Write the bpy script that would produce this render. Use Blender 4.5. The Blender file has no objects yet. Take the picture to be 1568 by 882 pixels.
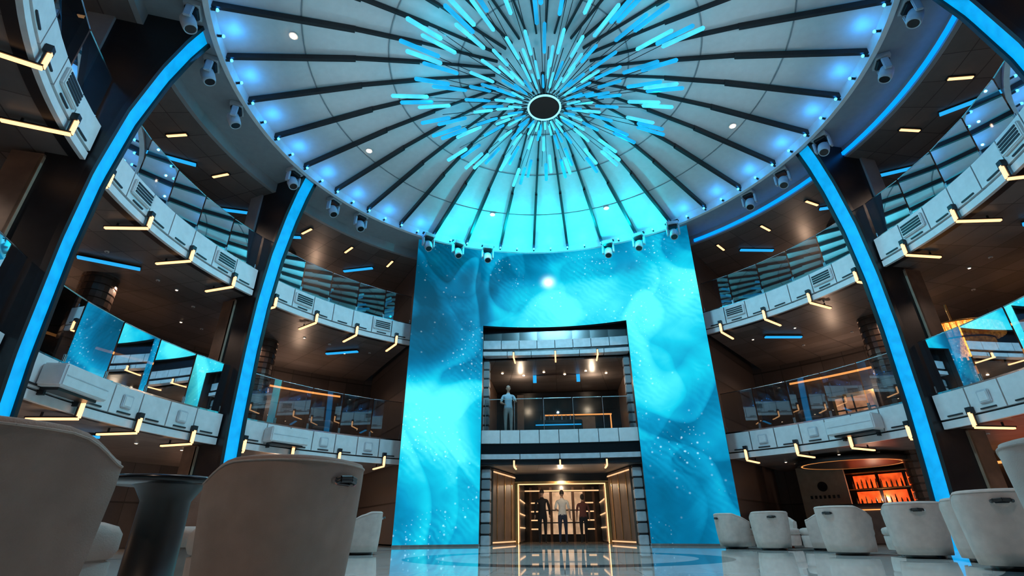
import bpy, math, random
from mathutils import Vector, Matrix
random.seed(7)
sc = bpy.context.scene
sc.view_settings.view_transform = 'Standard'
CY = 9.85
rad = math.radians
def pol(R, a, z=0.0):
    return Vector((R*math.cos(rad(a)), CY+R*math.sin(rad(a)), z))
def PM(R, a, z=0.0, extra=0.0):
    return Matrix.Translation(pol(R, a, z)) @ Matrix.Rotation(rad(a+extra), 4, 'Z')

# ---------------------------------------------------------------- materials
class NT:
    def __init__(s, name):
        s.m = bpy.data.materials.new(name); s.m.use_nodes = True
        s.t = s.m.node_tree; s.n = s.t.nodes; s.l = s.t.links
        s.b = s.n.get('Principled BSDF'); s.out = s.n.get('Material Output')
    def node(s, t, **k):
        n = s.n.new(t)
        for a, b in k.items(): setattr(n, a, b)
        return n
    def put(s, sock, v):
        if isinstance(v, bpy.types.NodeSocket): s.l.new(v, sock)
        else: sock.default_value = v
    def math(s, op, a, b=None, c=None, clamp=False):
        n = s.node('ShaderNodeMath', operation=op, use_clamp=clamp)
        s.put(n.inputs[0], a)
        if b is not None: s.put(n.inputs[1], b)
        if c is not None: s.put(n.inputs[2], c)
        return n.outputs[0]
    def obj(s):
        return s.node('ShaderNodeTexCoord').outputs['Object']
    def sep(s, v):
        n = s.node('ShaderNodeSeparateXYZ'); s.l.new(v, n.inputs[0]); return n.outputs
    def comb(s, x, y, z):
        n = s.node('ShaderNodeCombineXYZ'); s.put(n.inputs[0], x); s.put(n.inputs[1], y); s.put(n.inputs[2], z); return n.outputs[0]
    def noise(s, vec, scale, detail=2, dist=0.0, rough=.5):
        n = s.node('ShaderNodeTexNoise'); 
        if vec is not None: s.l.new(vec, n.inputs['Vector'])
        n.inputs['Scale'].default_value = scale; n.inputs['Detail'].default_value = detail
        n.inputs['Distortion'].default_value = dist; n.inputs['Roughness'].default_value = rough
        return n.outputs['Fac']
    def ramp(s, f, stops):
        n = s.node('ShaderNodeValToRGB'); s.put(n.inputs[0], f)
        e = n.color_ramp.elements
        e[0].position = stops[0][0]; e[0].color = (*stops[0][1], 1)
        e[1].position = stops[-1][0]; e[1].color = (*stops[-1][1], 1)
        for p, c in stops[1:-1]:
            x = e.new(p); x.color = (*c, 1)
        return n.outputs[0]
    def mix(s, f, a, b):
        n = s.node('ShaderNodeMix', data_type='RGBA'); s.put(n.inputs[0], f)
        s.put(n.inputs[6], a if not isinstance(a, tuple) else (*a[:3], 1)); s.put(n.inputs[7], b if not isinstance(b, tuple) else (*b[:3], 1))
        return n.outputs[2]
    def bump(s, h, strength=.3, dist=.02):
        n = s.node('ShaderNodeBump'); s.l.new(h, n.inputs['Height'])
        n.inputs['Strength'].default_value = strength; n.inputs['Distance'].default_value = dist
        s.l.new(n.outputs[0], s.b.inputs['Normal'])

def M_(name, col, rough=.5, metal=0.0, var=.12, nscale=6.0, bump=0.0):
    t = NT(name)
    f = t.noise(t.obj(), nscale, 4)
    c0 = tuple(max(0, c*(1-var)) for c in col); c1 = tuple(min(1, c*(1+var)) for c in col)
    t.l.new(t.ramp(f, [(.3, c0), (.7, c1)]), t.b.inputs['Base Color'])
    t.b.inputs['Roughness'].default_value = rough; t.b.inputs['Metallic'].default_value = metal
    if bump:
        t.bump(t.noise(t.obj(), nscale*20, 3), bump, .005)
    return t.m
def E_(name, col, strength, var=.0, nscale=3.0):
    t = NT(name)
    t.b.inputs['Base Color'].default_value = (*[c*.3 for c in col], 1)
    f = t.noise(t.obj(), nscale, 3)
    if var:
        c0 = tuple(c*(1-var) for c in col)
        t.l.new(t.ramp(f, [(.35, c0), (.65, col)]), t.b.inputs['Emission Color'])
    else:
        t.b.inputs['Emission Color'].default_value = (*col, 1)
    t.b.inputs['Emission Strength'].default_value = strength
    return t.m

m_white = M_('white_panel', (.68, .69, .70), .35, var=.06)
m_dome = M_('dome_panel', (.64, .66, .67), .5, var=.04)
m_soffit = M_('soffit_paint', (.28, .30, .32), .5, var=.05)
m_dark = M_('dark_metal', (.018, .018, .022), .35, .3)
m_black = M_('black_gloss', (.008, .008, .01), .2)
m_bronze = M_('bronze_column', (.10, .065, .05), .3, .5)
m_woodw = M_('wood_cladding', (.16, .105, .08), .35, 0, .25, 3)
m_tan = M_('tan_cladding', (.30, .22, .16), .4)
m_gold = M_('gold_trim', (.8, .5, .2), .25, 1.0)
m_chrome = M_('chrome', (.7, .7, .72), .15, 1.0)
m_housing = M_('fixture_housing', (.50, .53, .57), .35)
m_fabric = M_('taupe_fabric', (.36, .25, .20), .85, 0, .10, 7, .5)
m_fabric_in = M_('light_fabric', (.50, .40, .34), .85, 0, .12, 9, .4)
m_fabric_w = M_('cream_fabric', (.54, .45, .40), .8, 0, .1, 9, .3)
m_fabric_d = M_('dark_fabric', (.06, .05, .05), .8, 0, .1, 9, .3)
m_leather = M_('black_leather', (.02, .017, .016), .4)
m_warm = E_('warm_light_bar', (1.0, .50, .21), 2.6)
m_warmdot = E_('warm_downlight', (1.0, .70, .45), 14)
m_warmsoft = E_('warm_cove', (1.0, .38, .10), 1.3)
m_warmline = E_('warm_shelf_light', (1.0, .60, .30), 1.0)
m_glow = E_('lit_back_panel', (.85, .55, .33), .75, .6, 2.5)
m_bluedot = E_('blue_led', (.02, .32, 1.0), 14)
m_bluebar = E_('blue_emissive_bar', (.02, .42, .90), 1.05)
m_strip = E_('pillar_led_strip', (.0, .38, .84), 1.05, .25, 5)
m_cove = E_('blue_cove', (.0, .25, 1.0), 1.6)
m_tube = E_('cyan_tube', (.008, .44, .86), 1.15, .4, 1.6)
m_tube2 = E_('pale_cyan_tube', (.08, .72, 1.0), 1.2, .3, 2.2)
m_ring = E_('hub_ring_light', (.25, .8, 1), 1.6)

def polar_panel(name, col, ang_deg, rstep, rough=.3, line=.35, var=.3, zstep=None):
    t = NT(name); x, y, z = t.sep(t.obj())
    yc = t.math('SUBTRACT', y, CY)
    ang = t.math('MULTIPLY', t.math('ARCTAN2', yc, x), 180/math.pi/ang_deg)
    r = t.math('SQRT', t.math('ADD', t.math('MULTIPLY', x, x), t.math('MULTIPLY', yc, yc)))
    q = t.math('DIVIDE', z if zstep else r, zstep or rstep)
    fa = t.math('ABSOLUTE', t.math('SUBTRACT', t.math('FRACT', t.math('ADD', ang, 100)), .5))
    fr = t.math('ABSOLUTE', t.math('SUBTRACT', t.math('FRACT', q), .5))
    la = t.math('GREATER_THAN', fa, .488); lr = t.math('GREATER_THAN', fr, .480)
    ln = t.math('MAXIMUM', la, lr)
    wn = t.node('ShaderNodeTexWhiteNoise', noise_dimensions='2D')
    t.l.new(t.comb(t.math('FLOOR', t.math('ADD', ang, 100)), t.math('FLOOR', q), 0), wn.inputs['Vector'])
    g = t.noise(t.obj(), 5, 4, .5)
    f = t.math('ADD', t.math('MULTIPLY', wn.outputs['Value'], .6), t.math('MULTIPLY', g, .4))
    base = t.ramp(f, [(0.1, tuple(c*(1-var) for c in col)), (.9, tuple(c*(1+var) for c in col))])
    t.l.new(t.mix(ln, base, tuple(c*line for c in col)), t.b.inputs['Base Color'])
    t.b.inputs['Roughness'].default_value = rough
    return t.m
m_ceil = polar_panel('ceiling_wood_planks', (.145, .128, .125), 5, .62, .38)
m_wall = polar_panel('wall_wood_panels', (.075, .062, .058), 3, 1, .35, zstep=1.3)
m_carpet = M_('deck_carpet', (.10, .09, .09), .8)

def floor_mat():
    t = NT('polished_marble'); o = t.obj(); x, y, z = t.sep(o)
    yc = t.math('SUBTRACT', y, CY)
    r = t.math('SQRT', t.math('ADD', t.math('MULTIPLY', x, x), t.math('MULTIPLY', yc, yc)))
    def band(a, b):
        return t.math('MULTIPLY', t.math('GREATER_THAN', r, a), t.math('LESS_THAN', r, b))
    rings = t.math('MAXIMUM', band(2.2, 2.75), t.math('MAXIMUM', band(5.7, 5.95), band(7.9, 8.0)))
    tx = t.math('GREATER_THAN', t.math('ABSOLUTE', t.math('SUBTRACT', t.math('FRACT', t.math('DIVIDE', t.math('ADD', x, 50.4), .8)), .5)), .494)
    ty = t.math('GREATER_THAN', t.math('ABSOLUTE', t.math('SUBTRACT', t.math('FRACT', t.math('DIVIDE', t.math('ADD', y, 50), .8)), .5)), .494)
    v = t.noise(o, 1.3, 8, 1.6, .62)
    base = t.ramp(v, [(.3, (.74, .69, .63)), (.48, (.88, .85, .80)), (.7, (.93, .91, .87))])
    c = t.mix(t.math('MAXIMUM', tx, ty), base, (.35, .30, .27))
    c = t.mix(rings, c, (.10, .15, .17))
    t.l.new(c, t.b.inputs['Base Color'])
    t.b.inputs['Roughness'].default_value = .025; t.b.inputs['IOR'].default_value = 1.75
    return t.m
m_floor = floor_mat()

def glass_mat():
    t = NT('railing_glass'); t.n.remove(t.b)
    tr = t.node('ShaderNodeBsdfTransparent'); tr.inputs[0].default_value = (.80, .86, .88, 1)
    gl = t.node('ShaderNodeBsdfGlossy'); gl.inputs['Roughness'].default_value = .015
    gl.inputs['Color'].default_value = (.9, .95, 1, 1)
    lw = t.node('ShaderNodeLayerWeight'); lw.inputs[0].default_value = .35
    sm = t.noise(t.obj(), .8, 2)
    f = t.math('ADD', t.math('MULTIPLY', lw.outputs['Fresnel'], .8), t.math('MULTIPLY', sm, .24), clamp=True)
    mx = t.node('ShaderNodeMixShader'); t.l.new(f, mx.inputs[0]); t.l.new(tr.outputs[0], mx.inputs[1]); t.l.new(gl.outputs[0], mx.inputs[2])
    t.l.new(mx.outputs[0], t.out.inputs[0]); return t.m
m_glass = glass_mat()

def screen_mat():
    t = NT('led_screen_ocean'); o = t.obj(); x, y, z = t.sep(o)
    p = t.comb(x, z, 0)
    n1 = t.noise(p, .26, 2, 1.2, .45)
    n2 = t.noise(p, .8, 3, 1.8, .5)
    wx = t.noise(p, .22, 1, .8, .4)
    q = t.math('ADD', t.math('MULTIPLY', x, .20), t.math('ADD', t.math('MULTIPLY', wx, 4.2), t.math('MULTIPLY', z, .10)))
    fr = t.math('FRACT', q)
    fold = t.math('MULTIPLY', t.math('POWER', fr, 2.2), t.math('SUBTRACT', 1, t.math('POWER', fr, 14)))
    q2 = t.math('FRACT', t.math('ADD', t.math('MULTIPLY', x, .33), t.math('ADD', t.math('MULTIPLY', t.noise(p, .3, 1, .5, .4), 3.6), t.math('MULTIPLY', z, -.12))))
    fold2 = t.math('MULTIPLY', t.math('POWER', q2, 3), t.math('SUBTRACT', 1, t.math('POWER', q2, 12)))
    v = t.math('ADD', .44, t.math('MULTIPLY', t.math('SUBTRACT', n1, .5), .85))
    v = t.math('ADD', v, t.math('MULTIPLY', t.math('SUBTRACT', n2, .5), .20))
    v = t.math('ADD', v, t.math('MULTIPLY', t.math('SUBTRACT', fold, .25), .32))
    v = t.math('ADD', v, t.math('MULTIPLY', t.math('SUBTRACT', fold2, .2), .20))
    for bx, bz, br, bw in [(.9, 8.2, 3.6, .46), (4.0, 8.0, 3.4, .46), (3.5, 5.2, 2.9, .34), (-4.0, 3.9, 2.8, .62), (-3.2, 1.2, 2.6, .18),
                           (-4.6, 9.3, 3.4, -.36), (4.2, 1.0, 3.2, -.04), (-1.6, 8.4, 2.0, .10), (-4.8, 6.6, 2.0, -.15)]:
        dx = t.math('SUBTRACT', x, bx); dz_ = t.math('SUBTRACT', z, bz)
        d = t.math('SQRT', t.math('ADD', t.math('MULTIPLY', dx, dx), t.math('MULTIPLY', dz_, dz_)))
        mr = t.node('ShaderNodeMapRange', interpolation_type='SMOOTHERSTEP'); t.put(mr.inputs[0], d)
        mr.inputs[1].default_value = 0; mr.inputs[2].default_value = br; mr.inputs[3].default_value = 1; mr.inputs[4].default_value = 0
        v = t.math('ADD', v, t.math('MULTIPLY', mr.outputs[0], bw))
    rp = t.node('ShaderNodeTexWave', wave_type='BANDS', bands_direction='DIAGONAL')
    t.l.new(p, rp.inputs['Vector']); rp.inputs['Scale'].default_value = 2.4; rp.inputs['Distortion'].default_value = 6; rp.inputs['Detail'].default_value = 2
    v = t.math('ADD', v, t.math('MULTIPLY', t.math('MULTIPLY', t.math('SUBTRACT', rp.outputs['Fac'], .5), .25), t.math('SUBTRACT', t.noise(p, .6, 1), .38, clamp=True)))
    col = t.ramp(v, [(0.05, (0, .06, .12)), (.3, (0, .15, .31)), (.5, (.002, .31, .56)), (.72, (.006, .60, .82)), (1.0, (.10, .97, 1.0))])
    def dots(scale, rr, th, seed, cut):
        vo = t.node('ShaderNodeTexVoronoi', voronoi_dimensions='2D'); vo.inputs['Scale'].default_value = scale
        t.l.new(t.comb(t.math('ADD', x, seed), z, 0), vo.inputs['Vector'])
        dd = t.math('SUBTRACT', 1, t.math('DIVIDE', vo.outputs['Distance'], rr), clamp=True)
        cs = t.sep(vo.outputs['Color'])
        cl = t.math('MULTIPLY', t.math('GREATER_THAN', cs[0], th), t.math('MULTIPLY', t.math('SUBTRACT', t.noise(p, .55, 2), cut, clamp=True), 7, clamp=True))
        return t.math('MULTIPLY', dd, cl)
    dt = t.math('ADD', dots(7.5, .17, .62, 3, .52), dots(3.0, .12, .66, 9, .44))
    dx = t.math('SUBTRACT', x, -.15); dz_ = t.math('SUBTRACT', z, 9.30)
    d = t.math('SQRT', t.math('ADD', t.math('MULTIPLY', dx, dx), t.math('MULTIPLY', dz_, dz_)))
    spot_glint = t.math('MULTIPLY', t.math('POWER', t.math('SUBTRACT', 1, t.math('DIVIDE', d, .55), clamp=True), 4), 5)  # spotlight reflection on the screen, painted into its emission
    dt2 = t.math('ADD', t.math('MULTIPLY', dt, .75), spot_glint)
    add = t.node('ShaderNodeMix', data_type='RGBA', blend_type='ADD'); add.inputs[0].default_value = 1
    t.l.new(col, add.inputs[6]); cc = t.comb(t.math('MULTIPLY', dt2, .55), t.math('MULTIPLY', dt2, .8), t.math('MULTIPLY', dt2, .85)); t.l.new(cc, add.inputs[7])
    t.l.new(add.outputs[2], t.b.inputs['Emission Color']); t.b.inputs['Emission Strength'].default_value = 1.12
    t.b.inputs['Base Color'].default_value = (.004, .004, .005, 1); t.b.inputs['Roughness'].default_value = .4
    t.b.inputs['Specular IOR Level'].default_value = .05
    return t.m
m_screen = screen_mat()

# ---------------------------------------------------------------- mesh builder
class MB:
    def __init__(s): s.v = []; s.f = []; s.mi = []; s.mats = []; s.sm = []
    def idx(s, m):
        if m not in s.mats: s.mats.append(m)
        return s.mats.index(m)
    def add(s, vs, fs, m, smooth=False, M=None):
        o = len(s.v); i = s.idx(m)
        for v in vs:
            v = Vector(v); s.v.append(M @ v if M else v)
        for f in fs: s.f.append([a+o for a in f]); s.mi.append(i); s.sm.append(smooth)
    def box(s, c, d, m, M=None):
        x, y, z = c; a, b, h = d[0]/2, d[1]/2, d[2]/2
        vs = [(x+i*a, y+j*b, z+k*h) for k in (-1, 1) for j in (-1, 1) for i in (-1, 1)]
        s.add(vs, [(0, 2, 3, 1), (4, 5, 7, 6), (0, 1, 5, 4), (1, 3, 7, 5), (3, 2, 6, 7), (2, 0, 4, 6)], m, False, M)
    def bbox(s, c, d, m, M=None, b=.03):
        import bmesh
        bm = bmesh.new(); bmesh.ops.create_cube(bm, size=1)
        for v in bm.verts: v.co = Vector((v.co.x*d[0]+c[0], v.co.y*d[1]+c[1], v.co.z*d[2]+c[2]))
        bmesh.ops.bevel(bm, geom=bm.edges[:], offset=b, segments=3, affect='EDGES')
        bm.verts.index_update()
        s.add([v.co.copy() for v in bm.verts], [[v.index for v in f.verts] for f in bm.faces], m, False, M); bm.free()
    def sector(s, r0, r1, z0, z1, a0, a1, m, n=None, c=(0, CY)):
        full = abs(a1-a0) >= 359.9
        n = n or max(1, int(abs(a1-a0)/3)); vs = []; fs = []
        for i in range(n if full else n+1):
            a = rad(a0+(a1-a0)*i/n)
            for r, z in ((r0, z0), (r1, z0), (r1, z1), (r0, z1)):
                vs.append((c[0]+r*math.cos(a), c[1]+r*math.sin(a), z))
        N = n if full else n+1
        for i in range(n):
            p = i*4; q = ((i+1) % N)*4
            for k in range(4):
                fs.append((p+k, q+k, q+(k+1) % 4, p+(k+1) % 4))
        if not full:
            fs.append((0, 1, 2, 3)); e = n*4; fs.append((e+3, e+2, e+1, e))
        s.add(vs, fs, m)
    def tube(s, p0, p1, r, m, n=8, r2=None, M=None, smooth=True):
        p0 = Vector(p0); p1 = Vector(p1); d = (p1-p0)
        if d.length < 1e-6: return
        q = d.to_track_quat('Z', 'Y'); r2 = r if r2 is None else r2; vs = []
        for p, rr in ((p0, r), (p1, r2)):
            for i in range(n):
                a = 2*math.pi*i/n; vs.append(p + q @ Vector((rr*math.cos(a), rr*math.sin(a), 0)))
        s.add(vs, [(i, (i+1) % n, n+(i+1) % n, n+i) for i in range(n)], m, smooth, M)
        s.add(vs, [tuple(range(n))[::-1], tuple(range(n, 2*n))], m, False, M)
    def lathe(s, prof, m, n=24, M=None, smooth=True, cap=True):
        vs = []; fs = []; k = len(prof)
        for i in range(n):
            a = 2*math.pi*i/n
            for r, z in prof: vs.append((r*math.cos(a), r*math.sin(a), z))
        for i in range(n):
            for j in range(k-1):
                fs.append((i*k+j, ((i+1) % n)*k+j, ((i+1) % n)*k+j+1, i*k+j+1))
        s.add(vs, fs, m, smooth, M)
        if cap:
            s.add([vs[i*k] for i in range(n)], [tuple(range(n))[::-1]], m, False, M)
            s.add([vs[i*k+k-1] for i in range(n)], [tuple(range(n))], m, False, M)
    def ball(s, c, r, m, n=12, M=None, fn=None, keep=None):
        vs = []; fs = []; k = n//2+1
        for j in range(k):
            th = math.pi*j/(k-1)
            for i in range(n):
                a = 2*math.pi*i/n
                p = Vector((math.sin(th)*math.cos(a), math.sin(th)*math.sin(a), math.cos(th)))
                if fn: p = fn(p)
                vs.append(Vector((c[0]+p.x*r[0], c[1]+p.y*r[1], c[2]+p.z*r[2])))
        for j in range(k-1):
            for i in range(n):
                f = (j*n+i, (j+1)*n+i, (j+1)*n+(i+1) % n, j*n+(i+1) % n)
                if keep:
                    cc = sum((vs[q] for q in f), Vector())/4-Vector(c)
                    if not keep(Vector((cc.x/r[0], cc.y/r[1], cc.z/r[2]))): continue
                fs.append(f)
        s.add(vs, fs, m, True, M)
    def build(s, name, parent=None, loc=None, rz=0):
        me = bpy.data.meshes.new(name); me.from_pydata([tuple(v) for v in s.v], [], s.f)
        for m in s.mats: me.materials.append(m)
        me.polygons.foreach_set('material_index', s.mi); me.polygons.foreach_set('use_smooth', s.sm); me.update()
        ob = bpy.data.objects.new(name, me); sc.collection.objects.link(ob)
        if parent: ob.parent = parent
        if loc is not None: ob.location = loc
        ob.rotation_euler.z = rz
        return ob

def inst(ob, loc, rz, scale=1, base=None):
    o = bpy.data.objects.new(base or ob.name.split('.')[0], ob.data); sc.collection.objects.link(o)
    o.location = loc; o.rotation_euler.z = rz; o.scale = (scale,)*3; return o

# ---------------------------------------------------------------- shell
b = MB(); b.sector(0.001, 15.0, -.3, 0, 0, 360, m_floor, 96); b.build('floor')
b = MB(); b.sector(15, 15.25, 0, 11, 0, 360, m_wall, 120); b.build('wall_outer')
b = MB(); b.sector(9.33, 14.99, 10.35, 10.6, 0, 360, m_ceil, 120); b.build('ceiling')
b = MB(); b.sector(7.98, 9.32, 10.7, 10.9, 0, 360, m_soffit, 120); b.sector(9.2, 9.32, 10.35, 10.7, 0, 360, m_soffit, 120)
b.sector(7.85, 7.97, 10.58, 10.9, 0, 360, m_white, 120); b.build('ceiling_soffit')
b = MB(); b.sector(9.13, 9.19, 10.40, 10.50, -50, 53, m_cove, 40); b.build('cove_light_strip')

# dome
RISE = .85
def dz(r): return 10.85 + RISE*(1-(r/7.9)**2)
b = MB(); n = 144; rs = [7.95, 7.4, 6.8, 6.12, 6.08, 5.4, 4.7, 4.12, 4.08, 3.2, 2.32, 2.28, 1.2, .3]
vs = []; fs = []
for r in rs:
    for i in range(n):
        a = 2*math.pi*i/n; vs.append((r*math.cos(a), CY+r*math.sin(a), dz(r) if r < 7.9 else 10.85))
for j in range(len(rs)-1):
    for i in range(n): fs.append((j*n+i, j*n+(i+1) % n, (j+1)*n+(i+1) % n, (j+1)*n+i))
fs.append(tuple((len(rs)-1)*n+i for i in range(n)))
b.add(vs, fs, m_dome, True)
m_joint = M_('dome_joint', (.22, .25, .27), .5)
for r in (6.1, 4.1, 2.3): b.sector(r-.015, r+.015, dz(r)-.015, dz(r)+.01, 0, 360, m_joint, 120)
b.build('dome_ceiling')
b = MB()
for k in range(36):
    a = k*10+5
    for (ra, rb, w, h) in ((7.85, 4.9, .085, .15), (4.9, 3.3, .065, .11), (3.3, 1.3, .045, .07)):
        pa = pol(ra, a); pb = pol(rb, a); t = Vector((-math.sin(rad(a)), math.cos(rad(a)), 0))*w/2
        za, zb = dz(ra)-.01, dz(rb)-.01
        vs = [pa+t+Vector((0, 0, za)), pa-t+Vector((0, 0, za)), pb-t+Vector((0, 0, zb)), pb+t+Vector((0, 0, zb)),
              pa+t+Vector((0, 0, za-h)), pa-t+Vector((0, 0, za-h)), pb-t+Vector((0, 0, zb-h)), pb+t+Vector((0, 0, zb-h))]
        b.add(vs, [(0, 1, 2, 3), (7, 6, 5, 4), (0, 4, 5, 1), (1, 5, 6, 2), (2, 6, 7, 3), (3, 7, 4, 0)], m_dark)
b.build('dome_ribs')
b = MB()
for k in range(72):
    a = k*5; p = pol(7.72, a, 10.66)
    b.tube(pol(7.84, a, 10.64), pol(7.74, a, 10.66), .03, m_dark, 8); b.ball(p, (.038,)*3, m_bluedot, 8)
b.build('rim_led_lights')
b = MB()
DL = [(6.3, 200), (5.9, 160), (6.2, 110), (6.2, 70), (5.9, 20), (5.5, 240), (5.5, 300)]
for (R, a) in DL:
    p = pol(R, a, dz(R)-.03); b.tube(p, p+Vector((0, 0, .03)), .11, m_white, 16); b.tube(p-Vector((0, 0, .012)), p, .075, m_warmdot, 16)
b.build('dome_downlights')

# chandelier
b = MB(); hz = 10.42; hc = Vector((0, CY, hz))
TM = Matrix.Translation(hc)
b.lathe([(.40, 0), (.40, .12), (.2, .2)], m_black, 40, TM)
ringp = [(.42+.025*math.cos(q*math.pi/4), .025*math.sin(q*math.pi/4)) for q in range(9)]
b.lathe(ringp, m_ring, 48, TM, cap=False)
b.tube(hc+Vector((0, 0, .15)), (0, CY, dz(0)), .06, m_dark, 10)
def tube_at(a, r0, r1, z0, z1, rr=.048):
    mt = m_tube2 if random.random() < .5 else m_tube
    p0 = pol(r0, a, z0); p1 = pol(r1, a, z1); d = (p1-p0).normalized()
    b.tube(p0, p1, rr, mt, 10)
    b.tube(p1, p1+d*.035, rr, mt, 10, rr*.4); b.tube(p0-d*.035, p0, rr*.4, mt, 10, rr)
for k in range(24):
    a = k*360/24
    tube_at(a, .62, .62+.30+.08*(k % 2), 10.50, 10.56, .030)
    tube_at(a+7.5, .82, 1.28, 10.60, 10.66, .034)
for k in range(28):
    a = k*360/28
    tube_at(a+3+random.uniform(-.8, .8), 1.45, 1.45+random.uniform(.5, .75), 10.74, 10.80, .042)
    if k % 2: tube_at(a+9.5+random.uniform(-.8, .8), 1.12, 1.12+random.uniform(.4, .6), 10.66, 10.72, .038)
    b.tube(pol(.3, a, 10.62), pol(3.0, a, 10.95), .009, m_dark, 5)
    b.tube(pol(.45, a+6, 10.5), pol(1.6, a+6, 10.75), .012, m_dark, 5)
for k in range(28):
    a = k*360/28; s = (k*7) % 3
    r0 = 2.15+.2*s+random.uniform(-.08, .08)
    tube_at(a-2.2, r0, r0+.85, 10.86, 10.91)
    tube_at(a+0.6, r0+.45, r0+1.3, 10.90, 10.96, .054)
    if k % 2 == 0: tube_at(a+3.6, r0+.55, r0+1.5, 10.93, 11.0, .054)
    b.tube(pol(.4, a+3, 10.62), pol(r0+.6, a+3, 10.95), .009, m_dark, 5)
b.build('starburst_chandelier')

# moving heads
b = MB()
b.box((0, 0, -.05), (.34, .26, .10), m_housing); b.bbox((0, 0, -.13), (.26, .22, .08), m_dark, b=.02)
for sx in (-1, 1):
    b.bbox((sx*.17, 0, -.28), (.05, .13, .28), m_housing, b=.015)
HM = Matrix.Translation((0, 0, -.38)) @ Matrix.Rotation(rad(25), 4, 'X')
b.lathe([(.07, .14), (.12, .10), (.13, 0), (.12, -.12), (.105, -.18), (.10, -.18), (.09, -.165)], m_housing, 20, HM)
b.lathe([(.09, -.170), (.088, -.172)], m_black, 20, HM)
mh = b.build('moving_head_light')
angs = [204, 194, 184, 165, 153, 145, 127, 118, 109, 73, 64, 54, 35, 26, 15, -3.5, -14]
for i, a in enumerate(angs):
    o = mh if i == 0 else inst(mh, (0, 0, 0), 0)
    o.location = pol(7.6 if 50 < a < 130 else 8.2, a, 10.55 if 50 < a < 130 else 10.69); o.rotation_euler.z = rad(a+90+random.uniform(-30, 30)); o.scale = (1.2,)*3
b = MB()
for a in (127, 118, 109, 73, 64, 54):
    b.box((.11, 0, 10.58), (.26, .1, .05), m_dark, PM(7.6, a)); b.box((0, 0, 10.58), (.1, .5, .05), m_dark, PM(7.6, a))
b.build('fixture_brackets')

# ---------------------------------------------------------------- pillars
prof = [(8.70, 0), (8.85, 1.5), (8.97, 3), (9.04, 5), (9.02, 6.5), (8.88, 8), (8.62, 9.3), (8.35, 10.2), (8.15, 10.69)]
def pil_R(z):
    for (r0, z0), (r1, z1) in zip(prof, prof[1:]):
        if z <= z1: return r0+(r1-r0)*(z-z0)/(z1-z0)
    return prof[-1][0]
P_ANG = [19, 161, 199, 341]
b = MB()
N = 40
def sweep(fr, hw0, back, m, z0=0, z1=10.69, M=None, hwb=None):
    vs = []; fs = []
    for i in range(N+1):
        z = z0+(z1-z0)*i/N
        r = pil_R(z)+fr; bk = back(z)
        for x, y in ((r, -hw0), (r, hw0), (bk, hwb or hw0), (bk, -(hwb or hw0))): vs.append((x, y, z))
    for i in range(N):
        for k in range(4): fs.append((i*4+k, i*4+(k+1) % 4, i*4+4+(k+1) % 4, i*4+4+k))
    fs += [(3, 2, 1, 0), (N*4, N*4+1, N*4+2, N*4+3)]
    b.add(vs, fs, m, False, M)
sweep(.0, .19, lambda z: pil_R(z)+.05, m_strip)
for sgn in (-1, 1):
    b2 = Matrix.Translation((0, sgn*.235, 0)); sweep(-.05, .045, lambda z: pil_R(z)+.1, m_dark, M=b2)
sweep(.06, .28, lambda z: max(9.75, pil_R(z)+.3), m_dark, hwb=.34)
b.box((9.95, 0, 1.22), (.5, .8, 2.44), m_woodw); b.box((9.95, 0, 4.95), (.5, .8, 3.3), m_woodw); b.box((9.95, 0, 8.9), (.5, .8, 2.9), m_soffit)
for z in (1.22, 4.95): b.box((9.72, .37, z), (.06, .06, 2.4 if z < 2 else 3.2), m_tan); b.box((9.72, -.37, z), (.06, .06, 2.4 if z < 2 else 3.2), m_tan)
pl = b.build('led_pillar')
for i, a in enumerate(P_ANG):
    o = pl if i == 0 else inst(pl, (0, 0, 0), 0)
    o.location = (0, CY, 0); o.rotation_euler.z = rad(a)

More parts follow.
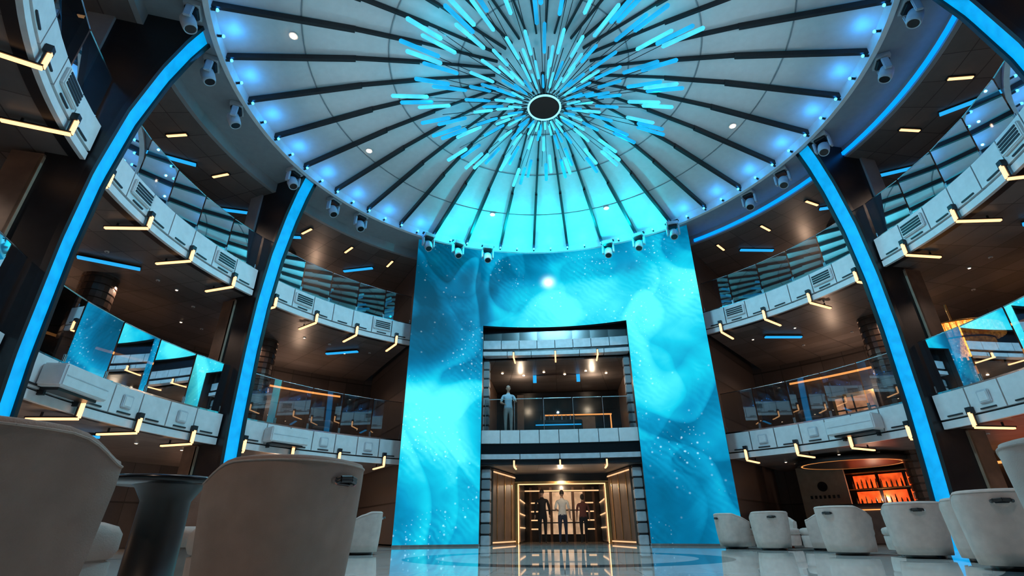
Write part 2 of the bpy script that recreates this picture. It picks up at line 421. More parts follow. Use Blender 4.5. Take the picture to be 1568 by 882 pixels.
# ---------------------------------------------------------------- decks
SIDES = {'left': (126, 238), 'right': (-58, 54)}
def gaps(a0, a1, hw=2.0):
    segs = []; cur = a0
    for p in sorted([q-360 if q > 300 else q for q in P_ANG]):
        if a0 < p < a1: segs.append((cur, p-hw)); cur = p+hw
    segs.append((cur, a1)); return segs
DECK = {2: (2.44, 3.25), 3: (6.64, 7.50)}
for side, (A0, A1) in SIDES.items():
    for d, (z0, z1) in DECK.items():
        b = MB()
        b.sector(9.38, 14.98, z0+.04, z0+.2, A0, A1, m_ceil, 60); b.sector(9.38, 14.98, z0+.2, z1-.06, A0, A1, m_carpet, 60)
        b.build('balcony_deck')
        b = MB()
        for (s0, s1) in gaps(A0, A1):
            b.sector(9.2, 9.375, z0+.01, z1-.02, s0, s1, m_dark, 24)
            b.sector(9.12, 9.2, z0, z0+.16, s0, s1, m_white, 24)
            b.sector(9.15, 9.19, z1-.05, z1, s0, s1, m_chrome, 24)
            npan = max(1, round((s1-s0)/5)); st = (s1-s0)/npan
            for i in range(npan):
                a = s0+i*st
                b.sector(9.1, 9.2, z0+.20, z1-.05, a+.1, a+st-.1, m_white, 2)
                am = a+st/2; M = PM(9.1, am, 0)
                if d == 3 and i % 4 == 1:
                    b.bbox((-.03, 0, (z0+z1)/2+.1), (.08, .66, .36), m_white, M, .02)
                    for q in range(4): b.box((-.075, 0, (z0+z1)/2+.0+q*.07), (.02, .56, .04), m_dark, M)
                if d == 2 and i % 2 == 1:
                    b.bbox((-.02, 0, z1-.33), (.05, .28, .28), m_housing, M, .02)
                    b.bbox((-.045, 0, z1-.33), (.02, .20, .20), m_white, M, .009)
                b.box((-.012, 0, z0+.25), (.03, .35, .03), m_dark, M)
        b.build('balcony_fascia')
        b = MB()
        for (s0, s1) in gaps(A0, A1):
            npan = max(1, round((s1-s0)/7)); st = (s1-s0)/npan; h = 1.28 if d == 2 else 1.15
            for i in range(npan):
                p = pol(9.27, s0+i*st+.12); q = pol(9.27, s0+(i+1)*st-.12)
                b.add([(p.x, p.y, z1-.02), (q.x, q.y, z1-.02), (q.x, q.y, z1+h), (p.x, p.y, z1+h)], [(0, 1, 2, 3)], m_glass)
                b.tube((p.x, p.y, z1+h), (q.x, q.y, z1+h), .012, m_chrome, 6)
                for w in (p, q): b.tube((w.x, w.y, z1-.02), (w.x, w.y, z1+.18), .018, m_chrome, 6)
        b.build('glass_railing')
        b = MB()
        a = A0+3.5 if side == 'left' else A1-3.5
        sg = 1 if side == 'left' else -1
        while A0 < a < A1:
            if all(abs(((a-p+180) % 360)-180) > 2.2 for p in P_ANG):
                M = PM(9.1, a, 0)
                b.box((-.06, 0, z0+.26), (.10, .12, .14), m_dark, M)
                b.box((-.09, 0, z0+.07), (.045, .065, .30), m_warm, M)
                b.box((-.05, 0, z0+.09), (.03, .10, .34), m_dark, M)
                b.box((.38, 0, z0-.10), (.94, .06, .035), m_warm, M)
                b.box((.38, 0, z0-.070), (.96, .10, .025), m_dark, M)
                b.box((.6, 0, z0-.02), (.03, .03, .1), m_dark, M)
            a += sg*9.6
        b.build('l_shaped_balcony_lamps')
        b = MB()
        for k in range(26):
            R = random.choice((10.9, 11.5, 13.0)); a = A0+4+(A1-A0-8)*(k+.5)/26+random.uniform(-1, 1)
            p = pol(R, a, z0+.03); b.tube(p-Vector((0, 0, .015)), p+Vector((0, 0, .01)), .05, m_white, 10)
            b.tube(p-Vector((0, 0, .02)), p-Vector((0, 0, .014)), .028 if k % 2 else .02, m_warmdot if k % 2 else m_dark, 10)
        b.build('recessed_downlights')
    b = MB(); a = A0+4.5 if side == 'left' else A1-4.5; sg = 1 if side == 'left' else -1
    while A0 < a < A1:
        M = PM(10.15, a, 0); b.box((0, 0, 10.33), (.62, .12, .04), m_dark, M); b.box((0, 0, 10.305), (.56, .07, .03), m_warm, M); a += sg*10
    b.build('linear_light_bars')
    b = MB()
    for k, (R, da, z) in enumerate([(11.4, 9, 10.3), (11.2, 26, 10.3), (11.3, 36, 10.3), (11.0, 50, 10.3), (11.3, 10, 6.6), (11.2, 29, 6.6), (11.2, 52, 6.6), (11.1, 50, 2.41)]):
        a = A0+da if side == 'left' else A1-da
        M = PM(R, a, 0, -38 if side == 'right' else 38); b.box((0, 0, z), (1.3, .12, .05), m_bluebar, M); b.box((0, 0, z+.035), (1.34, .16, .03), m_dark, M)
    b.build('blue_ceiling_bars')  # emissive blue bars hung just under each ceiling
    for a in ((148, 174, 186, 215) if side == 'left' else (32, 6, -6, -35)):
        b = MB(); M = PM(12.3, a, 0)
        prf = []
        for zz in range(0, 52): 
            z = zz*.2; prf += [(.42, z), (.42, z+.15), (.39, z+.16), (.39, z+.19)]
        b.lathe(prf, m_bronze, 20, M, False); b.build('round_column')

b = MB()
for (a0, a1, z) in [(130, 152, 5.75), (158, 176, 5.6), (28, 50, 5.75), (4, 22, 5.9), (130, 150, 1.9), (20, 50, 2.15), (-20, 0, 5.6), (180, 200, 1.95), (165, 178, 1.9)]:
    b.sector(14.75, 14.8, z, z+.07, a0, a1, m_warmsoft, 12)
b.build('wall_cove_lights')

# ---------------------------------------------------------------- screen
SW = 5.1; SO = 2.66
def sy(x): return 17.9-1.5*(x/SW)**2
b = MB()
def scr(x0, x1, z0, z1, n):
    for i in range(n):
        a = x0+(x1-x0)*i/n; c = x0+(x1-x0)*(i+1)/n
        vs = [(a, sy(a), z0), (c, sy(c), z0), (c, sy(c), z1), (a, sy(a), z1), (a, sy(a)+.2, z0), (c, sy(c)+.2, z0), (c, sy(c)+.2, z1), (a, sy(a)+.2, z1)]
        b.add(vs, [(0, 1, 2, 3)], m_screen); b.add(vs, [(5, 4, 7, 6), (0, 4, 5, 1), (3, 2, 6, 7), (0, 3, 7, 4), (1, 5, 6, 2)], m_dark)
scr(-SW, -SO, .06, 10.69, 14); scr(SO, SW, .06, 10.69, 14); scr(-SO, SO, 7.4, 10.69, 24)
b.build('led_video_wall')
b = MB()
for s in (-1, 1):
    for i in range(10):
        x0 = SO+(SW-SO)*i/10; x1 = SO+(SW-SO)*(i+1)/10
        vs = []
        for x in (x0, x1):
            for yy in (-.04, .2):
                for z in (0, .06): vs.append((s*x, sy(x)+yy, z))
        b.add(vs, [(0, 1, 3, 2), (4, 6, 7, 5), (0, 4, 5, 1), (2, 3, 7, 6), (1, 5, 7, 3), (0, 2, 6, 4)], m_chrome)
b.build('trim_screen_base')

# ---------------------------------------------------------------- entrance bay
b = MB()
b.box((0, 21.25, 2.99), (5.5, 6.5, .98), m_carpet); b.box((0, 21.25, 2.47), (5.5, 6.5, .06), m_ceil)
b.build('balcony_deck')
b = MB()
def barc(y0, y1, x0, x1, z0, z1, m, n=1, k=.02):
    y0 -= .3; y1 -= .3; sub = 8
    for i in range(n):
        xa = x0+(x1-x0)*i/n+.012; xb = x0+(x1-x0)*(i+1)/n-.012
        f = lambda x: y0-k*x*x
        for j in range(sub):
            a = xa+(xb-xa)*j/sub; c = xa+(xb-xa)*(j+1)/sub
            vs = [(a, f(a), z0), (c, f(c), z0), (c, f(c), z1), (a, f(a), z1), (a, y1, z0), (c, y1, z0), (c, y1, z1), (a, y1, z1)]
            fs = [(0, 1, 2, 3), (5, 4, 7, 6), (0, 4, 5, 1), (3, 2, 6, 7)]
            if j == 0: fs.append((0, 3, 7, 4))
            if j == sub-1: fs.append((1, 5, 6, 2))
            b.add(vs, fs, m)
barc(18.15, 18.3, -2.7, 2.7, 3.14, 3.58, m_white, 8)
barc(18.22, 18.3, -2.7, 2.7, 2.78, 3.14, m_black, 1)
barc(18.12, 18.3, -2.7, 2.7, 2.62, 2.78, m_housing, 4)
barc(18.22, 18.3, -2.7, 2.7, 2.46, 2.62, m_dark, 1)
barc(18.42, 18.6, -2.7, 2.7, 6.95, 7.9, m_black, 1)
barc(18.36, 18.6, -2.7, 2.7, 6.62, 6.95, m_housing, 8)
barc(18.42, 18.6, -2.7, 2.7, 6.5, 6.62, m_black, 1)
barc(18.32, 18.6, -2.7, 2.7, 6.35, 6.5, m_housing, 6)
b.build('balcony_fascia')
b = MB()
for x in (-1.55, 0, 1.55):
    for z in (2.42, 6.28):
        dy = .1 if z > 4 else 0
        b.box((x, 17.76+dy, z+.06), (.05, .05, .18), m_warm); b.box((x, 17.80+dy, z+.10), (.08, .04, .20), m_dark); b.box((x, 18.2, z-.04), (.05, .8, .035), m_warm)
b.build('l_shaped_balcony_lamps')
b = MB()
for i in range(5):
    x0 = -2.6+i*1.04; b.add([(x0+.02, 17.93, 3.5), (x0+1.02, 17.93, 3.5), (x0+1.02, 17.93, 4.7), (x0+.02, 17.93, 4.7)], [(0, 1, 2, 3)], m_glass)
    b.tube((x0+.02, 17.93, 4.7), (x0+1.02, 17.93, 4.7), .015, m_chrome, 6)
    b.tube((x0+.02, 17.93, 3.5), (x0+.02, 17.93, 4.7), .012, m_chrome, 6)
b.build('glass_railing')
b = MB()
b.box((0, 21.5, 6.3), (5.6, 6.1, .06), m_ceil)
b.build('ceiling_upper_lounge')
for s, nm in ((-1, 'left'), (1, 'right')):
    b = MB(); b.box((s*2.85, 21.3, 4.9), (.1, 6.4, 2.7), m_woodw); b.box((s*2.85, 21.3, 1.2), (.1, 6.4, 2.4), m_woodw)
    b.box((s*2.82, 18.0, 5.3), (.12, .5, 10.6), m_dark)
    b.build('wall_bay_'+nm)
    b = MB()
    for k in range(7):
        z = .0+k*.34; b.bbox((s*2.54, 18.2, z+.15), (.30, .34, .29), m_housing if k % 2 == 0 else m_soffit, None, .02); b.box((s*2.54, 18.2, z+.32), (.28, .28, .06), m_dark)
    for k in range(8):
        z = 3.5+k*.34; b.bbox((s*2.59, 18.25, z+.15), (.22, .34, .29), m_soffit, None, .02); b.box((s*2.59, 18.25, z+.32), (.18, .28, .06), m_dark)
    b.build('louvred_column')
    b = MB(); p0 = Vector((s*2.38, 18.5, 0)); p1 = Vector((s*1.84, 20.86, 0)); d = (p1-p0); L = d.length; ang = math.atan2(d.y, d.x)
    M = Matrix.Translation((p0+p1)/2) @ Matrix.Rotation(ang, 4, 'Z')
    b.box((0, 0, 1.2), (L, .08, 2.4), m_woodw, M)
    sd = 1 if (M @ Vector((0, 1, 0))-M @ Vector((0, 0, 0))).x*s < 0 else -1
    for q in range(3):
        b.box((-L/2+L*(q+.5)/3, sd*.05, 1.25), (.03, .02, 2.2), m_gold, M)
    b.box((0, sd*.055, 2.3), (L, .03, .04), m_warmline, M); b.box((0, sd*.055, .08), (L, .03, .04), m_warmline, M)
    b.build('vestibule_wall_'+nm)
b = MB()
for s in (-1, 1):
    b.box((s*1.74, 20.95, 1.05), (.1, .12, 2.1), m_gold); b.box((s*1.67, 20.92, 1.05), (.03, .04, 2.08), m_warm)
    b.box((s*2.28, 21.05, 1.2), (1.0, .08, 2.4), m_woodw)
b.box((0, 20.95, 2.12), (3.6, .12, .09), m_gold); b.box((0, 20.90, 2.06), (3.3, .04, .03), m_warm)
b.box((0, 21.02, 2.3), (3.8, .08, .28), m_black)
b.build('door_entrance_portal')
b = MB()
for s in (-1, 1):
    b.box((s*1.75, 22.8, 1.2), (.08, 3.4, 2.4), m_black)
    for k in range(6):
        y = 21.4+k*.55; b.box((s*1.68, y, 1.15), (.05, .05, 2.2), m_chrome)
        for z in (.55, 1.05, 1.55): b.box((s*1.67, y+.27, z), (.05, .42, .04), m_warmline)
b.box((0, 24.45, 1.2), (3.5, .08, 2.4), m_black)
for x in (-1.4, -.98, .98, 1.4, -.5, .5): b.box((x, 24.38, 1.1), (.10, .06, 2.2), m_bronze)
for x in (-.74, 0, .74): b.box((x, 24.40, 1.15), (.38 if x else .86, .04, 1.7), m_glow)
for x in (-1.2, 1.2):
    for z in (.5, .85, 1.2, 1.55): b.box((x, 24.36, z), (.36, .05, .05), m_warmline)
b.box((0, 24.35, 2.05), (3.3, .05, .05), m_warmline)
for z in (.75, 1.25): b.box((0, 24.33, z), (1.9, .05, .05), m_dark)
for k in range(5): b.box((0, 21.5+k*.6, 2.41), (2.2, .07, .03), m_warm)
b.build('corridor')
b = MB()
b.box((0, 23.2, 4.9), (5.6, .1, 2.6), m_black)
b.box((.9, 23.1, 5.15), (3.0, .05, .05), m_warmsoft); b.box((2.35, 23.1, 4.4), (.05, .05, 1.5), m_warmsoft)
b.box((1.2, 23.1, 4.5), (.9, .04, 1.1), m_tan); b.box((-1.7, 23.08, 4.9), (.3, .05, 2.4), m_woodw)
for x in (-.9, .9): b.box((x, 20.5, 6.12), (.14, .14, .28), m_bluebar)
for k in range(6): b.tube((-2.2+k*.85, 20.0+.4*(k % 2), 6.25), (-2.2+k*.85, 20.0+.4*(k % 2), 6.265), .045, m_warmdot, 10)
b.build('upper_lounge_back_wall')
b = MB(); b.bbox((0, 20.6, 3.95), (1.9, .6, .9), m_black, None, .03); b.box((0, 20.28, 4.2), (1.8, .03, .04), m_bluebar)
for k in range(9): b.tube((-.7+k*.17, 20.6, 4.40), (-.7+k*.17, 20.6, 4.64), .03, m_chrome if k % 2 else m_bronze, 8, .012)
b.build('lounge_bar_counter')
for nm, a in (('screen_left', 124.5), ('screen_right', 55.5)):
    b = MB(); M = PM(12.1, a, 0); b.box((0, 0, 5.2), (5.6, .12, 10.3), m_wall, M); b.build('wall_'+nm)

def ebox(a, w):
    b = MB(); M = PM(9.0, a, 0)
    b.bbox((-.14, 0, 2.88), (.42, w, .40), m_white, M, .03); b.box((-.1, 0, 2.66), (.28, w*.8, .06), m_dark, M)
    b.box((-.352, 0, 2.88), (.01, w*.9, .015), m_housing, M)
    b.box((.06, w*.35, 2.7), (.12, .05, .3), m_dark, M); b.box((.06, -w*.35, 2.7), (.12, .05, .3), m_dark, M); b.build('projector_housing')
ebox(190.5, 1.25); ebox(151, 1.2); ebox(29.5, 1.3)

# ---------------------------------------------------------------- bar, sign, gold chandelier
m_orange = E_('backlit_orange', (1.0, .10, .015), 1.5, .6, 4)
b = MB()
b.box((0, 0, 1.2), (.5, 3.6, 2.4), m_black)
for i in range(4):
    for j in range(3): b.box((-.27, -1.2+i*.8, .85+j*.5), (.03, .68, .40), m_orange)
for j in range(4): b.box((-.36, 0, .62+j*.5), (.22, 3.4, .03), m_gold)
for j in range(3):
    for k in range(22):
        y = -1.55+k*.148; h = random.uniform(.16, .3)
        b.tube((-.38, y, .64+j*.5), (-.38, y, .64+j*.5+h*.6), .028, random.choice((m_bronze, m_black, m_tan, m_gold)), 8)
        b.tube((-.38, y, .64+j*.5+h*.6), (-.38, y, .64+j*.5+h), .024, m_bronze, 8, .009)
o = b.build('bar_back_shelf'); o.location = pol(13.9, 37); o.rotation_euler.z = rad(37)
b = MB(); b.bbox((0, 0, .53), (.6, 2.2, 1.06), m_woodw, None, .03); b.bbox((0, 0, 1.1), (.75, 2.4, .06), m_black, None, .02); b.box((-.31, 0, .95), (.02, 2.1, .03), m_warmsoft)
o = b.build('bar_counter'); o.location = pol(12.4, 40.8); o.rotation_euler.z = rad(40.8)
b = MB(); b.lathe([(1.5, 0), (1.55, .05), (1.55, .12), (1.2, .16)], m_dark, 40); b.lathe([(1.38, -.004), (1.34, -.005)], m_warmsoft, 40, cap=False)
o = b.build('round_bar_canopy'); o.location = pol(11.8, 40, 2.24)
b = MB(); b.box((0, 0, 1.2), (.1, 1.5, 2.4), m_tan)
b.lathe([(.16, 0), (.15, .02)], m_black, 24, Matrix.Translation((-.06, 0, 1.75)) @ Matrix.Rotation(rad(-90), 4, 'Y'))
for k in range(7): b.box((-.06, -.42+k*.14, 1.42), (.02, .07, .10), m_black)
o = b.build('wall_sign'); o.location = pol(13.2, 47); o.rotation_euler.z = rad(47)
m_goldglow = E_('gold_crystal', (1.0, .42, .08), 2.4, .75, 14)
b = MB()
for (R, z, h) in ((1.0, 0, .30), (.72, -.46, .26)):
    for k in range(44):
        a = 2*math.pi*k/44; b.box((R*math.cos(a)*1.2, R*math.sin(a), z-h/2), (.09, .09, h), m_goldglow)
    b.lathe([(R+.02, z), (R+.08, z+.02), (R+.08, z+.06), (R, z+.07)], m_gold, 40, Matrix.Diagonal((1.2, 1, 1, 1)))
for k in range(20):
    a = 2*math.pi*k/20; b.tube((.45*math.cos(a)*1.2, .45*math.sin(a), -.1), (.45*math.cos(a)*1.2, .45*math.sin(a), -.9), .03, m_goldglow, 6)
b.tube((0, 0, .05), (0, 0, .95), .04, m_gold, 8); b.box((0, 0, .03), (2.3, .05, .03), m_gold); b.box((0, 0, .03), (.05, 1.9, .03), m_gold)
o = b.build('gold_crystal_chandelier'); o.location = pol(12.2, 22, 5.45); o.scale = (.85,)*3
b = MB()
m_pic = E_('lit_display', (.9, .42, .22), .6, .9, 2.5)
for (a, z, w, h, m) in [(42, 4.3, 1.3, 1.3, m_pic), (34, 4.4, 1.6, 1.1, m_bluebar), (24, 4.5, 1.8, 1.2, m_pic), (146, 4.2, 1.2, 1.5, m_bluebar), (138, 1.3, 1.2, 1.6, m_pic), (165, 4.4, 2, 1.1, m_pic), (25, 1.4, 1.5, 1.2, m_orange), (15, 1.4, 1.8, 1.2, m_pic), (150, 1.4, 1.6, 1.1, m_pic)]:
    M = PM(14.85, a, 0); b.box((-.02, 0, z), (.08, w+.16, h+.16), m_gold, M); b.box((-.075, 0, z), (.04, w*.95, h*.9), m, M)
    b.box((-.1, 0, z), (.03, .05, h), m_dark, M); b.box((-.1, w*.25, z), (.03, .05, h), m_dark, M); b.box((-.1, 0, z+h*.1), (.03, w, .05), m_dark, M)
b.build('wall_display_cases')

# ---------------------------------------------------------------- tub chair
def tub_chair(name, mo, mi_, ms, t0=66, drop=.17):
    b = MB(); nf = 44; PH = rad(126)
    def sup(phi, a, e=2.7):
        c, s_ = math.cos(phi), math.sin(phi)
        return (a*math.copysign(abs(c)**(2/e), c), a*math.copysign(abs(s_)**(2/e), s_))
    def top(phi):
        t = max(0, min(1, (abs(phi)-rad(t0))/rad(126-t0))); t = t*t*(3-2*t); return .80-drop*t-.012*(abs(phi)/2)
    vs = []; fs = []; K = 12
    for i in range(nf+1):
        phi = -PH+2*PH*i/nf; h = top(phi)
        secs = [(.350, .05), (.368, .18), (.388, .40), (.402, h-.12), (.404, h-.035), (.394, h-.008), (.365, h), (.335, h-.008), (.322, h-.035), (.315, h-.12), (.30, .42), (.28, .30)]
        for r, z in secs:
            x, y = sup(phi, r); vs.append((x*.98, y, z))
    for i in range(nf):
        for j in range(K): fs.append((i*K+j, (i+1)*K+j, (i+1)*K+(j+1) % K, i*K+(j+1) % K))
    b.add(vs, fs, mo, True)
    b.add(vs[:K], [tuple(range(K))], mo); b.add(vs[-K:], [tuple(range(K))[::-1]], mo)
    n = 48; rings = [(.30, .06), (.31, .12), (.315, .29), (.30, .30), (.315, .31), (.325, .34), (.325, .40), (.31, .43), (.27, .447), (.12, .455)]
    vs = []; fs = []
    for i in range(n):
        ph = 2*math.pi*i/n
        for r, z in rings:
            x, y = sup(ph, r, 3.4); vs.append((x*1.40 if x < 0 else x*.95, y, z))
    k = len(rings)
    for i in range(n):
        for j in range(k-1): fs.append((i*k+j, ((i+1) % n)*k+j, ((i+1) % n)*k+j+1, i*k+j+1))
    fs.append(tuple(i*k+k-1 for i in range(n)))
    b.add(vs, fs, mi_, True)
    b.lathe([(.26, 0), (.27, .05), (.27, .065)], ms, 24)
    pts = [(.398, -.085, .675), (.425, -.07, .685), (.445, 0, .69), (.425, .07, .685), (.398, .085, .675)]
    for p, q in zip(pts, pts[1:]):
        for dzz in (-.012, 0.004): b.tube((p[0], p[1], p[2]+dzz), (q[0], q[1], q[2]+dzz), .011, m_leather, 8)
    b.bbox((.392, 0, .672), (.016, .13, .04), m_black, None, .007)
    for sgy in (-1, 1): b.tube((.393, sgy*.085, .672), (.41, sgy*.085, .672), .02, m_chrome, 12)
    pp = []
    for i in range(nf+1):
        phi = -PH+2*PH*i/nf; x, y = sup(phi, .405); pp.append((x*.98, y, top(phi)-.03))
    for p, q in zip(pp, pp[1:]): b.tube(p, q, .005, mi_, 6)
    return b.build(name)
ch = tub_chair('tub_chair', m_fabric, m_fabric_in, m_black, 88, .10)
def place(o, x, y, face, z=0, s=1.0): o.location = (x, y, z); o.rotation_euler.z = rad(face+180); o.scale = (s,)*3
place(ch, -1.60, 3.02, 167, s=.98)
place(inst(ch, (0, 0, 0), 0), -2.28, 1.98, 68, s=1.0)
place(inst(ch, (0, 0, 0), 0), -3.15, 4.5, -65)
chw = tub_chair('tub_chair', m_fabric_w, m_fabric_w, m_black)
place(chw, 4.75, 13.3, 80)
for (x, y, f) in [(4.25, 14.4, 10), (5.75, 13.0, 150), (5.1, 10.6, 30), (6.55, 11.2, 170), (5.6, 9.4, 70), (5.75, 8.2, 60), (7.0, 9.7, 170),
                  (4.90, 6.65, 60), (6.3, 6.6, 150), (2.62, 2.72, 40), (-4.15, 11.2, 200), (-5.5, 11.5, -10), (5.5, 14.8, -60)]:
    place(inst(chw, (0, 0, 0), 0), x, y, f)
chd = tub_chair('tub_chair', m_fabric_d, m_fabric_d, m_black)
place(chd, -9.95, 14.0, -30, z=3.195)
for (x, y, f) in [(-10.9, 12.5, 0), (-10.6, 8.0, 20), (-10.7, 9.7, -10), (9.9, 14.6, 210), (10.8, 12.8, 180), (10.6, 9.6, 160), (-8.2, 17.0, -50), (8.2, 17.2, 230)]:
    place(inst(chd, (0, 0, 0), 0), x, y, f, z=3.195)
b = MB()
b.lathe([(.02, .70), (.35, .70), (.38, .715), (.38, .735), (.36, .745), (.01, .745)], m_black, 40)
b.lathe([(.22, 0), (.22, .02), (.20, .03), (.155, .05), (.15, .60), (.20, .68), (.22, .70)], m_leather, 32)
tb = b.build('round_side_table'); tb.location = (-2.70, 3.5, 0)
for (x, y) in [(6.1, 10.1), (4.9, 14.1), (5.6, 7.35)]: inst(tb, (x, y, 0), 0, .8)

# ---------------------------------------------------------------- people
def skin_mesh(verts, edges, radii, root, sub=1):
    me = bpy.data.meshes.new('tmp'); me.from_pydata([tuple(v) for v in verts], edges, [])
    ob = bpy.data.objects.new('tmp', me); sc.collection.objects.link(ob)
    md = ob.modifiers.new('s', 'SKIN'); md.use_smooth_shade = True
    sv = me.skin_vertices[0].data
    for i, r in enumerate(radii):
        sv[i].radius = r if isinstance(r, tuple) else (r, r); sv[i].use_root = (i == root)
    ss = ob.modifiers.new('ss', 'SUBSURF'); ss.levels = sub; ss.render_levels = sub
    dg = bpy.context.evaluated_depsgraph_get(); dg.update()
    ev = ob.evaluated_get(dg); m2 = ev.to_mesh()
    V = [v.co.copy() for v in m2.vertices]; F = [list(p.vertices) for p in m2.polygons]
    ev.to_mesh_clear(); bpy.data.objects.remove(ob); return V, F
m_eye = M_('eye', (.03, .02, .02), .2)
m_lip = M_('lip', (.35, .13, .11), .5)
def person(loc, face, h, cols, arms, stride=.0, shorts=False, longsleeve=False, hairlong=False):
    skin, hair, shirt, trs, shoe = cols
    root = bpy.data.objects.new('person', None); sc.collection.objects.link(root)
    root.location = loc; root.rotation_euler.z = rad(face-90); root.scale = (h/1.76,)*3
    V = [(0, 0, .97), (0, 0, 1.12), (0, .005, 1.32), (0, 0, 1.46), (0, .01, 1.58)]
    Rr = [(.15, .11), (.135, .10), (.165, .115), (.07, .065), (.052, .052)]
    Ed = [(0, 1), (1, 2), (2, 3), (3, 4)]
    fore = []
    for s, (el, wr) in zip((-1, 1), arms):
        i = len(V); V += [(s*.185, 0, 1.41), tuple(el), tuple(wr)]; Rr += [.062, .045, .03]
        Ed += [(2, i), (i, i+1), (i+1, i+2)]; fore.append((Vector(el), Vector(wr)))
    for s in (-1, 1):
        st = s*stride
        kn = (s*.10, st*.5+abs(stride)*.15, .50); an = (s*.10, st, .10 if st >= 0 else .13)
        i = len(V); V += [(s*.095, 0, .86), kn, an, (s*.115, st+.16, .045)]; Rr += [.092, .062, .042, (.045, .03)]
        Ed += [(0, i), (i, i+1), (i+1, i+2), (i+2, i+3)]
    vs, fs = skin_mesh(V, Ed, Rr, 0, 2)
    b = MB(); groups = {}
    for f in fs:
        c = sum((vs[i] for i in f), Vector())/len(f)
        m = shirt if c.z > .95 else trs
        if c.z < .085: m = shoe
        elif c.z < (.5 if shorts else 0): m = skin
        if c.z > 1.50 and abs(c.x) < .09: m = skin
        if abs(c.x) > .13 or c.y > .13:
            for el, wr in fore:
                d = wr-el; t = (c-el).dot(d)/d.length_squared
                if (c-(el+d*max(0, min(1, t)))).length < .07 and c.z > .7:
                    if t > (.92 if longsleeve else -.05): m = skin
                    else: m = shirt
        groups.setdefault(m, []).append(f)
    b.v = [v for v in vs]
    for m, ff in groups.items():
        k = b.idx(m)
        for f in ff: b.f.append(f); b.mi.append(k); b.sm.append(True)
    b.build('body', root)
    b = MB(); hc = (0, .02, 1.665)
    def hf(p):
        t = max(0, -p.z); return Vector((p.x*(1-.28*t), p.y*(1-.12*t)+.10*t, p.z))
    b.ball(hc, (.076, .095, .118), skin, 20, None, hf)
    b.ball((0, .118, 1.655), (.012, .018, .022), skin, 8)
    for s in (-1, 1):
        b.ball((s*.03, .098, 1.675), (.012, .009, .007), m_eye, 8); b.ball((s*.077, .012, 1.665), (.01, .02, .03), skin, 8)
        b.box((s*.03, .106, 1.697), (.03, .008, .006), hair)
    b.box((0, .108, 1.612), (.04, .012, .008), m_lip)
    b.ball((0, .008, 1.68), (.084, .100, .115), hair, 20, None, None, (lambda p: p.z > .35 or (p.y < .15 and p.z > (-.9 if hairlong else -.35))))
    b.build('head', root)
    for s, (el, wr) in zip((-1, 1), arms):
        el = Vector(el); wr = Vector(wr); d = (wr-el).normalized(); sd = Vector((0, 1, 0))
        sd = (sd-d*sd.dot(d)); sd = sd.normalized() if sd.length > .2 else Vector((1, 0, 0))
        nn = d.cross(sd)*s
        b = MB()
        v, f = skin_mesh([wr-d*.02, wr+d*.03, wr+d*.085], [(0, 1), (1, 2)], [.024, (.03, .022), (.033, .018)], 0, 1); b.add(v, f, skin, True)
        for q, ln in enumerate((.062, .075, .08, .07)):
            o0 = wr+d*.075+sd*((q-1.5)*-.017)
            v, f = skin_mesh([o0, o0+d*ln*.45+nn*.006, o0+d*ln*.75+nn*.02, o0+d*ln*.95+nn*.036], [(0, 1), (1, 2), (2, 3)], [.009, .008, .0075, .006], 0, 1); b.add(v, f, skin, True)
        o0 = wr+d*.03+sd*.02
        v, f = skin_mesh([o0, o0+sd*.025+d*.025, o0+sd*.035+d*.055+nn*.012], [(0, 1), (1, 2)], [.011, .010, .007], 0, 1); b.add(v, f, skin, True)
        b.build('hand', root)
    return root
m_skin = M_('skin', (.50, .29, .20), .5, 0, .06); m_hairg = M_('hair_grey', (.40, .38, .36), .7); m_haird = M_('hair_dark', (.03, .02, .015), .7)
c_black = M_('cloth_black', (.012, .012, .014), .8); c_white = M_('cloth_white', (.75, .72, .66), .8); c_navy = M_('cloth_navy', (.03, .035, .06), .8)
c_red = M_('cloth_maroon', (.16, .05, .04), .8); c_beige = M_('cloth_beige', (.42, .42, .40), .8); c_blue = M_('cloth_lightblue', (.40, .58, .70), .8)
relax = lambda sw=.0: [((-.25, -.02-sw*.3, 1.15), (-.26, .05-sw, .92)), ((.25, -.02+sw*.3, 1.15), (.26, .05+sw, .92))]
person((-.74, 20.35, 0), 92, 1.82, (m_skin, m_haird, c_black, c_black, c_black), relax(.05), .10, longsleeve=True)
person((.0, 20.1, 0), 84, 1.76, (m_skin, m_haird, c_white, c_navy, c_black), [((-.25, -.02, 1.15), (-.15, .16, 1.08)), ((.25, -.02, 1.15), (.27, .02, .92))], .14)
person((.76, 20.5, 0), 95, 1.64, (m_skin, m_haird, c_red, c_black, c_black), relax(.08), .12, hairlong=True)
person((-1.8, 18.36, 3.48), -80, 1.80, (m_skin, m_hairg, c_blue, c_beige, c_black), [((-.27, .06, 1.17), (-.20, .27, 1.17)), ((.27, .02, 1.15), (.16, .22, 1.06))], .03)

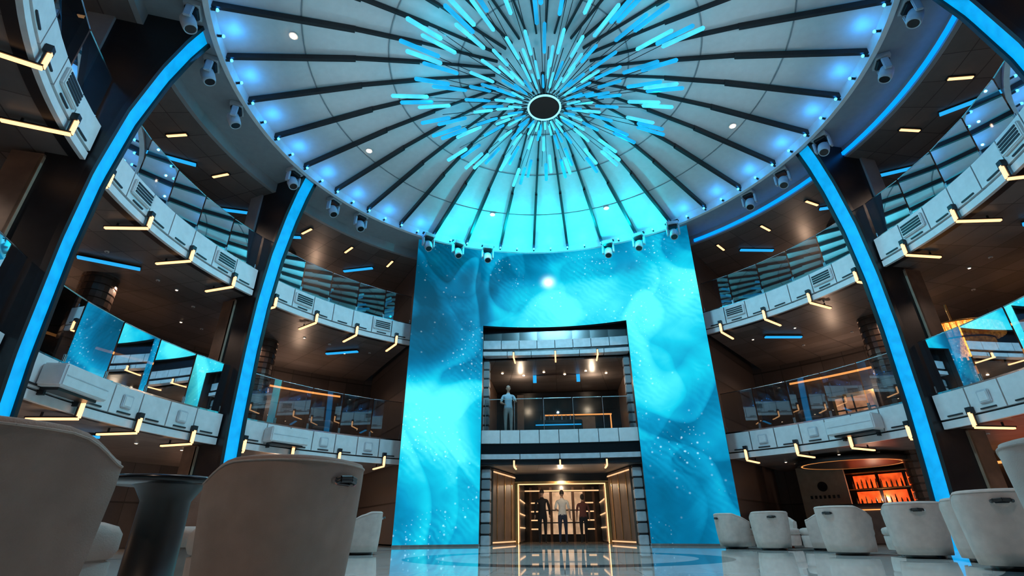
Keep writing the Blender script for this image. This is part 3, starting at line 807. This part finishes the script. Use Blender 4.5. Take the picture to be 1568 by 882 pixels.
# ---------------------------------------------------------------- lights
def light(kind, name, loc, col, power, size=.1, target=None, spot=None, blend=.6):
    l = bpy.data.lights.new(name, kind); l.color = col; l.energy = power
    if kind in ('POINT', 'SPOT'): l.shadow_soft_size = size
    if kind == 'AREA': l.size = size
    if spot: l.spot_size = rad(spot); l.spot_blend = blend
    o = bpy.data.objects.new(name, l); sc.collection.objects.link(o); o.location = loc
    if target is not None: o.rotation_euler = (Vector(target)-Vector(loc)).to_track_quat('-Z', 'Y').to_euler()
    return o
for k in range(36):
    light('POINT', 'rim_blue_lamp', pol(7.5, k*10, 10.70), (.02, .34, 1), 5.5, .03)
for a in range(58, 125, 8): light('POINT', 'dome_fill_point', pol(7.35, a, 10.42), (.0, .80, 1), 30, .03)  # added fill points for an even cyan glow on the far dome
for a in (115, 102, 90, 78, 65): light('SPOT', 'dome_fill_spot', pol(7.4, a, 9.9), (.0, .74, .95), 260, .05, pol(4.6, a, 11.3), 105, 1)  # added upward fill, strengthens the cyan on the far dome
for k in range(8): light('SPOT', 'hub_fill_spot', pol(.42, k*45, 10.38), (.28, .75, 1), 185, .02, pol(.6, k*45, 0), 172, .3)  # added downward fill set along the hub ring, brightens fascias and floor
for k in range(10): light('POINT', 'chandelier_lamp', pol(3.0, k*36+5, 10.85), (.0, .70, 1), 9, .03)
for (R, a) in DL: light('SPOT', 'dome_downlight_lamp', pol(R, a, dz(R)-.06), (1, .90, .80), 230, .05, pol(R, a, 0), 120, .7)
for a in (0, 180, 215, -35, 270): light('SPOT', 'dome_up_fill', pol(8.6, a, 7.7), (.55, .84, 1), 290, .06, (0, CY, 11.5), 80, .9)  # added fill aimed upward to lift the dome panels, no fixture modelled
for A in (135, 152, 172, 188, 210, 45, 28, 8, -8, -30):
    for z, pw in ((2.35, 75), (6.5, 100), (10.2, 70)):
        light('SPOT', 'deck_downlight', pol(11.9, A, z), (1, .72, .54), pw, .05, pol(11.9, A, 0), 150, .6)
for A in (140, 178, 207, 40, 2, -27):
    for z in (1.3, 5.4, 9.2): light('POINT', 'deck_fill_point', pol(13.6, A, z), (1, .64, .43), 44, .04)  # added warm fill without fixtures, brightens deck interiors and ceilings
for y in (19.2, 21.5, 23.4): light('POINT', 'corridor_lamp', (0, y, 2.25), (1, .74, .5), 24, .04)
for x in (-1.5, 1.5): light('POINT', 'lounge_lamp', (x, 20.6, 5.9), (1, .75, .52), 34, .04)
light('SPOT', 'seating_fill_spot', (-3.2, -.8, 6.5), (1, .70, .52), 260, .2, (-1.9, 2.4, .4), 60, .8)  # added fill above and behind the camera for the near chairs
light('SPOT', 'seating_fill_spot', (2.5, 2.5, 10.2), (1, .80, .68), 550, .2, (5.3, 9.5, .4), 60, .8)  # added fill from high up for the chairs on the right

w = bpy.data.worlds.new('world'); sc.world = w; w.use_nodes = True
w.node_tree.nodes['Background'].inputs[0].default_value = (.02, .03, .05, 1); w.node_tree.nodes['Background'].inputs[1].default_value = .3

cam = bpy.data.cameras.new('camera'); co = bpy.data.objects.new('camera', cam); sc.collection.objects.link(co)
cam.sensor_width = 36; cam.lens = 17.66; cam.clip_start = .05; cam.clip_end = 200
R = Matrix.Rotation(rad(5.1), 4, 'Z') @ Matrix.Rotation(rad(90+25.9), 4, 'X') @ Matrix.Rotation(rad(-.33), 4, 'Z')
co.matrix_world = Matrix.Translation((0, 0, .4)) @ R
sc.camera = co
